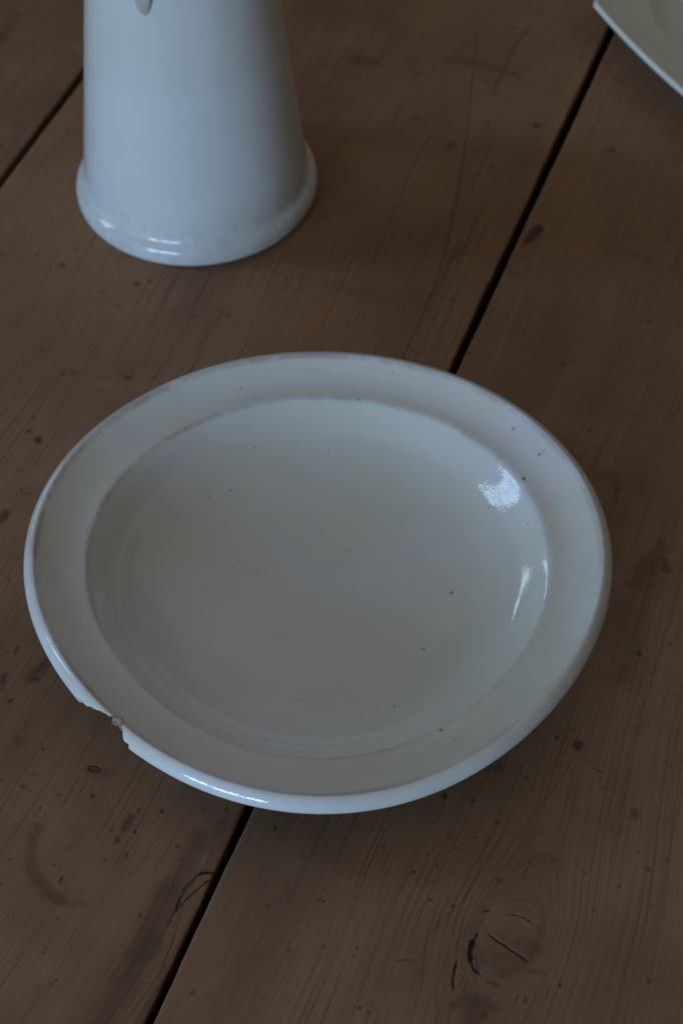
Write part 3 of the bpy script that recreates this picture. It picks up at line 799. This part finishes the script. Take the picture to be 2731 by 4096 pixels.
    wr = np.where(up, np.exp(-((r - 0.1239) / 0.0012) ** 2) * 0.80 + np.exp(-((r - 0.1023) / 0.0012) ** 2) * 0.62, 0)
    wr = wr + np.where((r > 0.1245) & (z > 0.035), 0.22, 0)
    WR = np.repeat(wr[:, None], len(az), 1)
    WR = WR * (0.72 + 0.28 * np.cos(A - R(140))) 
    WR = WR + 0.5 * np.exp(-((deg - 186.9) / 1.0) ** 2) * np.exp(-((Rr - 0.1285) / 0.0012) ** 2) * up[:, None]
    WR = np.clip(WR + clay * 0.0, 0, 1)
    verts = np.stack([X, Y, Zf], -1).reshape(-1, 3)
    past = np.arange(len(r)) > int(np.argmax(r))
    und = np.where(past, np.clip((0.0332 - z) / 0.0012, 0, 1), 0)
    return verts, ring_quads(len(r), len(az))[:, ::-1], {"wear": WR.ravel(), "clay": clay.ravel(), "under": np.repeat(und[:, None], len(az), 1).ravel()}

dv, dq, da = dish()
dish_m = glaze("chipped_dish_glaze", WHITE, WARM, SPECKS, True, True)
o = mesh_np("shallow_dish", dv, dq, dish_m, None, da)
o["label"] = "large round white glazed dish with a chipped rim in the foreground"
o["category"] = "dish"

# ------------------------------------------------------------------ the jug
jug = empty("ceramic_jug", (-0.0689, 0.2955, 0.0), "tall tapering white glazed jug with flared foot standing behind the dish", "jug")
jug.rotation_euler = (0, R(-0.55), 0)
prof = catmull([(0.0003, 0.004), (0.052, 0.004), (0.0585, 0.0025), (0.0605, 0.0004), (0.0630, 0.0003), (0.0649, 0.0020), (0.0661, 0.0050), (0.0660, 0.0085), (0.0650, 0.0112),
                (0.0634, 0.0129), (0.0618, 0.0143), (0.0609, 0.0168), (0.0603, 0.024), (0.0582, 0.045), (0.0544, 0.080), (0.0503, 0.118), (0.0462, 0.155), (0.0422, 0.19), (0.0395, 0.215),
                (0.0395, 0.235), (0.0415, 0.252), (0.0425, 0.257), (0.0415, 0.259), (0.0398, 0.256), (0.0365, 0.235), (0.037, 0.21), (0.045, 0.13), (0.055, 0.03), (0.050, 0.011), (0.0003, 0.009)], 6)
r, z = prof[:, 0], prof[:, 1]
az = np.radians(np.arange(0, 360, 1.0))
A = np.repeat(az[None, :], len(r), 0); Rr = r[:, None] + 0 * A; Zz = z[:, None] + 0 * A
Rr = Rr * (1 + 0.004 * np.sin(2 * A + 0.5)) + 0.00004 * np.sin(Zz * 420) * (Zz < 0.22) * (Zz > 0.02)
jv = np.stack([Rr * np.cos(A), Rr * np.sin(A), Zz], -1).reshape(-1, 3)
wr = np.exp(-((z - 0.0085) / 0.004) ** 2) * (r > 0.05) * 0.2
jm = glaze("jug_glaze", (0.70, 0.695, 0.695), (0.68, 0.675, 0.655), [], True, False, True, True, micro=0.5)
mesh_np("body", jv, ring_quads(len(r), len(az))[:, ::-1], jm, jug, {"wear": np.repeat(wr[:, None], len(az), 1).ravel()})

# handle: a strap pressed onto the wall, its lower end a tongue
hm = glaze("jug_handle_glaze", (0.56, 0.50, 0.43), (0.50, 0.43, 0.36), [], False)
HAZ = R(252.5)
def strap():
    # path: offset from the wall, height, half width, half thickness
    path = [(0.0000, 0.1475, 0.0006, 0.0006), (0.0006, 0.1490, 0.0022, 0.0012), (0.0012, 0.1530, 0.0036, 0.0017), (0.0020, 0.160, 0.0052, 0.0022), (0.0036, 0.170, 0.0068, 0.0028),
            (0.0080, 0.182, 0.0082, 0.0036), (0.0170, 0.196, 0.0090, 0.0042), (0.0270, 0.212, 0.0095, 0.0044), (0.0330, 0.230, 0.0100, 0.0044), (0.0290, 0.246, 0.0105, 0.0044),
            (0.0170, 0.253, 0.0110, 0.0042), (0.0040, 0.252, 0.0120, 0.0040), (-0.0015, 0.251, 0.0125, 0.0036)]
    P = catmull(path, 6)
    wall = np.interp(P[:, 1], [0.118, 0.155, 0.19, 0.215, 0.235, 0.257], [0.0503, 0.0462, 0.0422, 0.0395, 0.0395, 0.0425])
    c = np.stack([wall + P[:, 0], P[:, 1]], -1)
    t = np.gradient(c, axis=0); t /= np.linalg.norm(t, axis=1)[:, None]
    nrm = np.stack([t[:, 1], -t[:, 0]], -1)
    na = 28
    ph = np.linspace(0, 2 * np.pi, na, endpoint=False)
    out = []
    for k in range(len(P)):
        hw, ht = P[k, 2], P[k, 3]
        a = np.sign(np.cos(ph)) * np.abs(np.cos(ph)) ** 0.8 * hw
        b = np.sin(ph) * ht
        rr = c[k, 0] + nrm[k, 0] * b; zz = c[k, 1] + nrm[k, 1] * b
        rr = rr - (a * a) / (2 * 0.05)           # hugs the round wall
        ca, sa = math.cos(HAZ), math.sin(HAZ)
        out.append(np.stack([rr * ca - a * sa, rr * sa + a * ca, zz], -1))
    return np.concatenate(out), ring_quads(len(P), na)
hv, hq = strap()
mesh_np("handle", hv, hq, hm, jug)

# ------------------------------------------------------------------ eight-sided plate at the back
def octo():
    prof = catmull([(0.0003, 0.012), (0.05, 0.0122), (0.085, 0.0132), (0.097, 0.0155), (0.1035, 0.0185), (0.106, 0.0200), (0.109, 0.0206), (0.118, 0.0225), (0.129, 0.0252), (0.1362, 0.0275),
                    (0.1385, 0.0285), (0.1398, 0.0287), (0.1409, 0.0280), (0.1412, 0.0266), (0.1405, 0.0250), (0.1385, 0.0240), (0.128, 0.0210), (0.110, 0.0165), (0.095, 0.0085), (0.082, 0.0050),
                    (0.0805, 0.0005), (0.078, 0.0), (0.0755, 0.0005), (0.074, 0.0055), (0.0003, 0.0065)], 6)
    r, z = prof[:, 0], prof[:, 1]
    az = np.radians(np.arange(0, 360, 0.5))
    A = np.repeat(az[None, :], len(r), 0)
    q = (A - R(185.5) + R(22.5)) % R(45) - R(22.5)       # 0 at the corners
    oc = math.cos(R(22.5)) / np.cos(R(22.5) - np.abs(q))
    sharp = 1 - (1 - oc) * 0.78
    k = np.clip((r - 0.107) / 0.022, 0, 1)[:, None]
    S = 1 * (1 - k) + sharp * k
    Rr = r[:, None] * S
    v = np.stack([Rr * np.cos(A), Rr * np.sin(A), z[:, None] + 0 * A], -1).reshape(-1, 3)
    wr = np.where((np.arange(len(r)) < len(r) * .55), np.exp(-((r - 0.139) / 0.0008) ** 2) * 0.2, 0)
    return v, ring_quads(len(r), len(az))[:, ::-1], {"wear": np.repeat(wr[:, None], len(az), 1).ravel()}
ov, oq, oa = octo()
om = glaze("cream_plate_glaze", (0.80, 0.79, 0.72), (0.79, 0.775, 0.69), [], True, micro=0.2)
o = mesh_np("faceted_plate", ov, oq, om, None, oa)
o.location = (0.2985, 0.4415, 0.0)
o["label"] = "cream eight-sided plate cut off by the top right corner"
o["category"] = "plate"
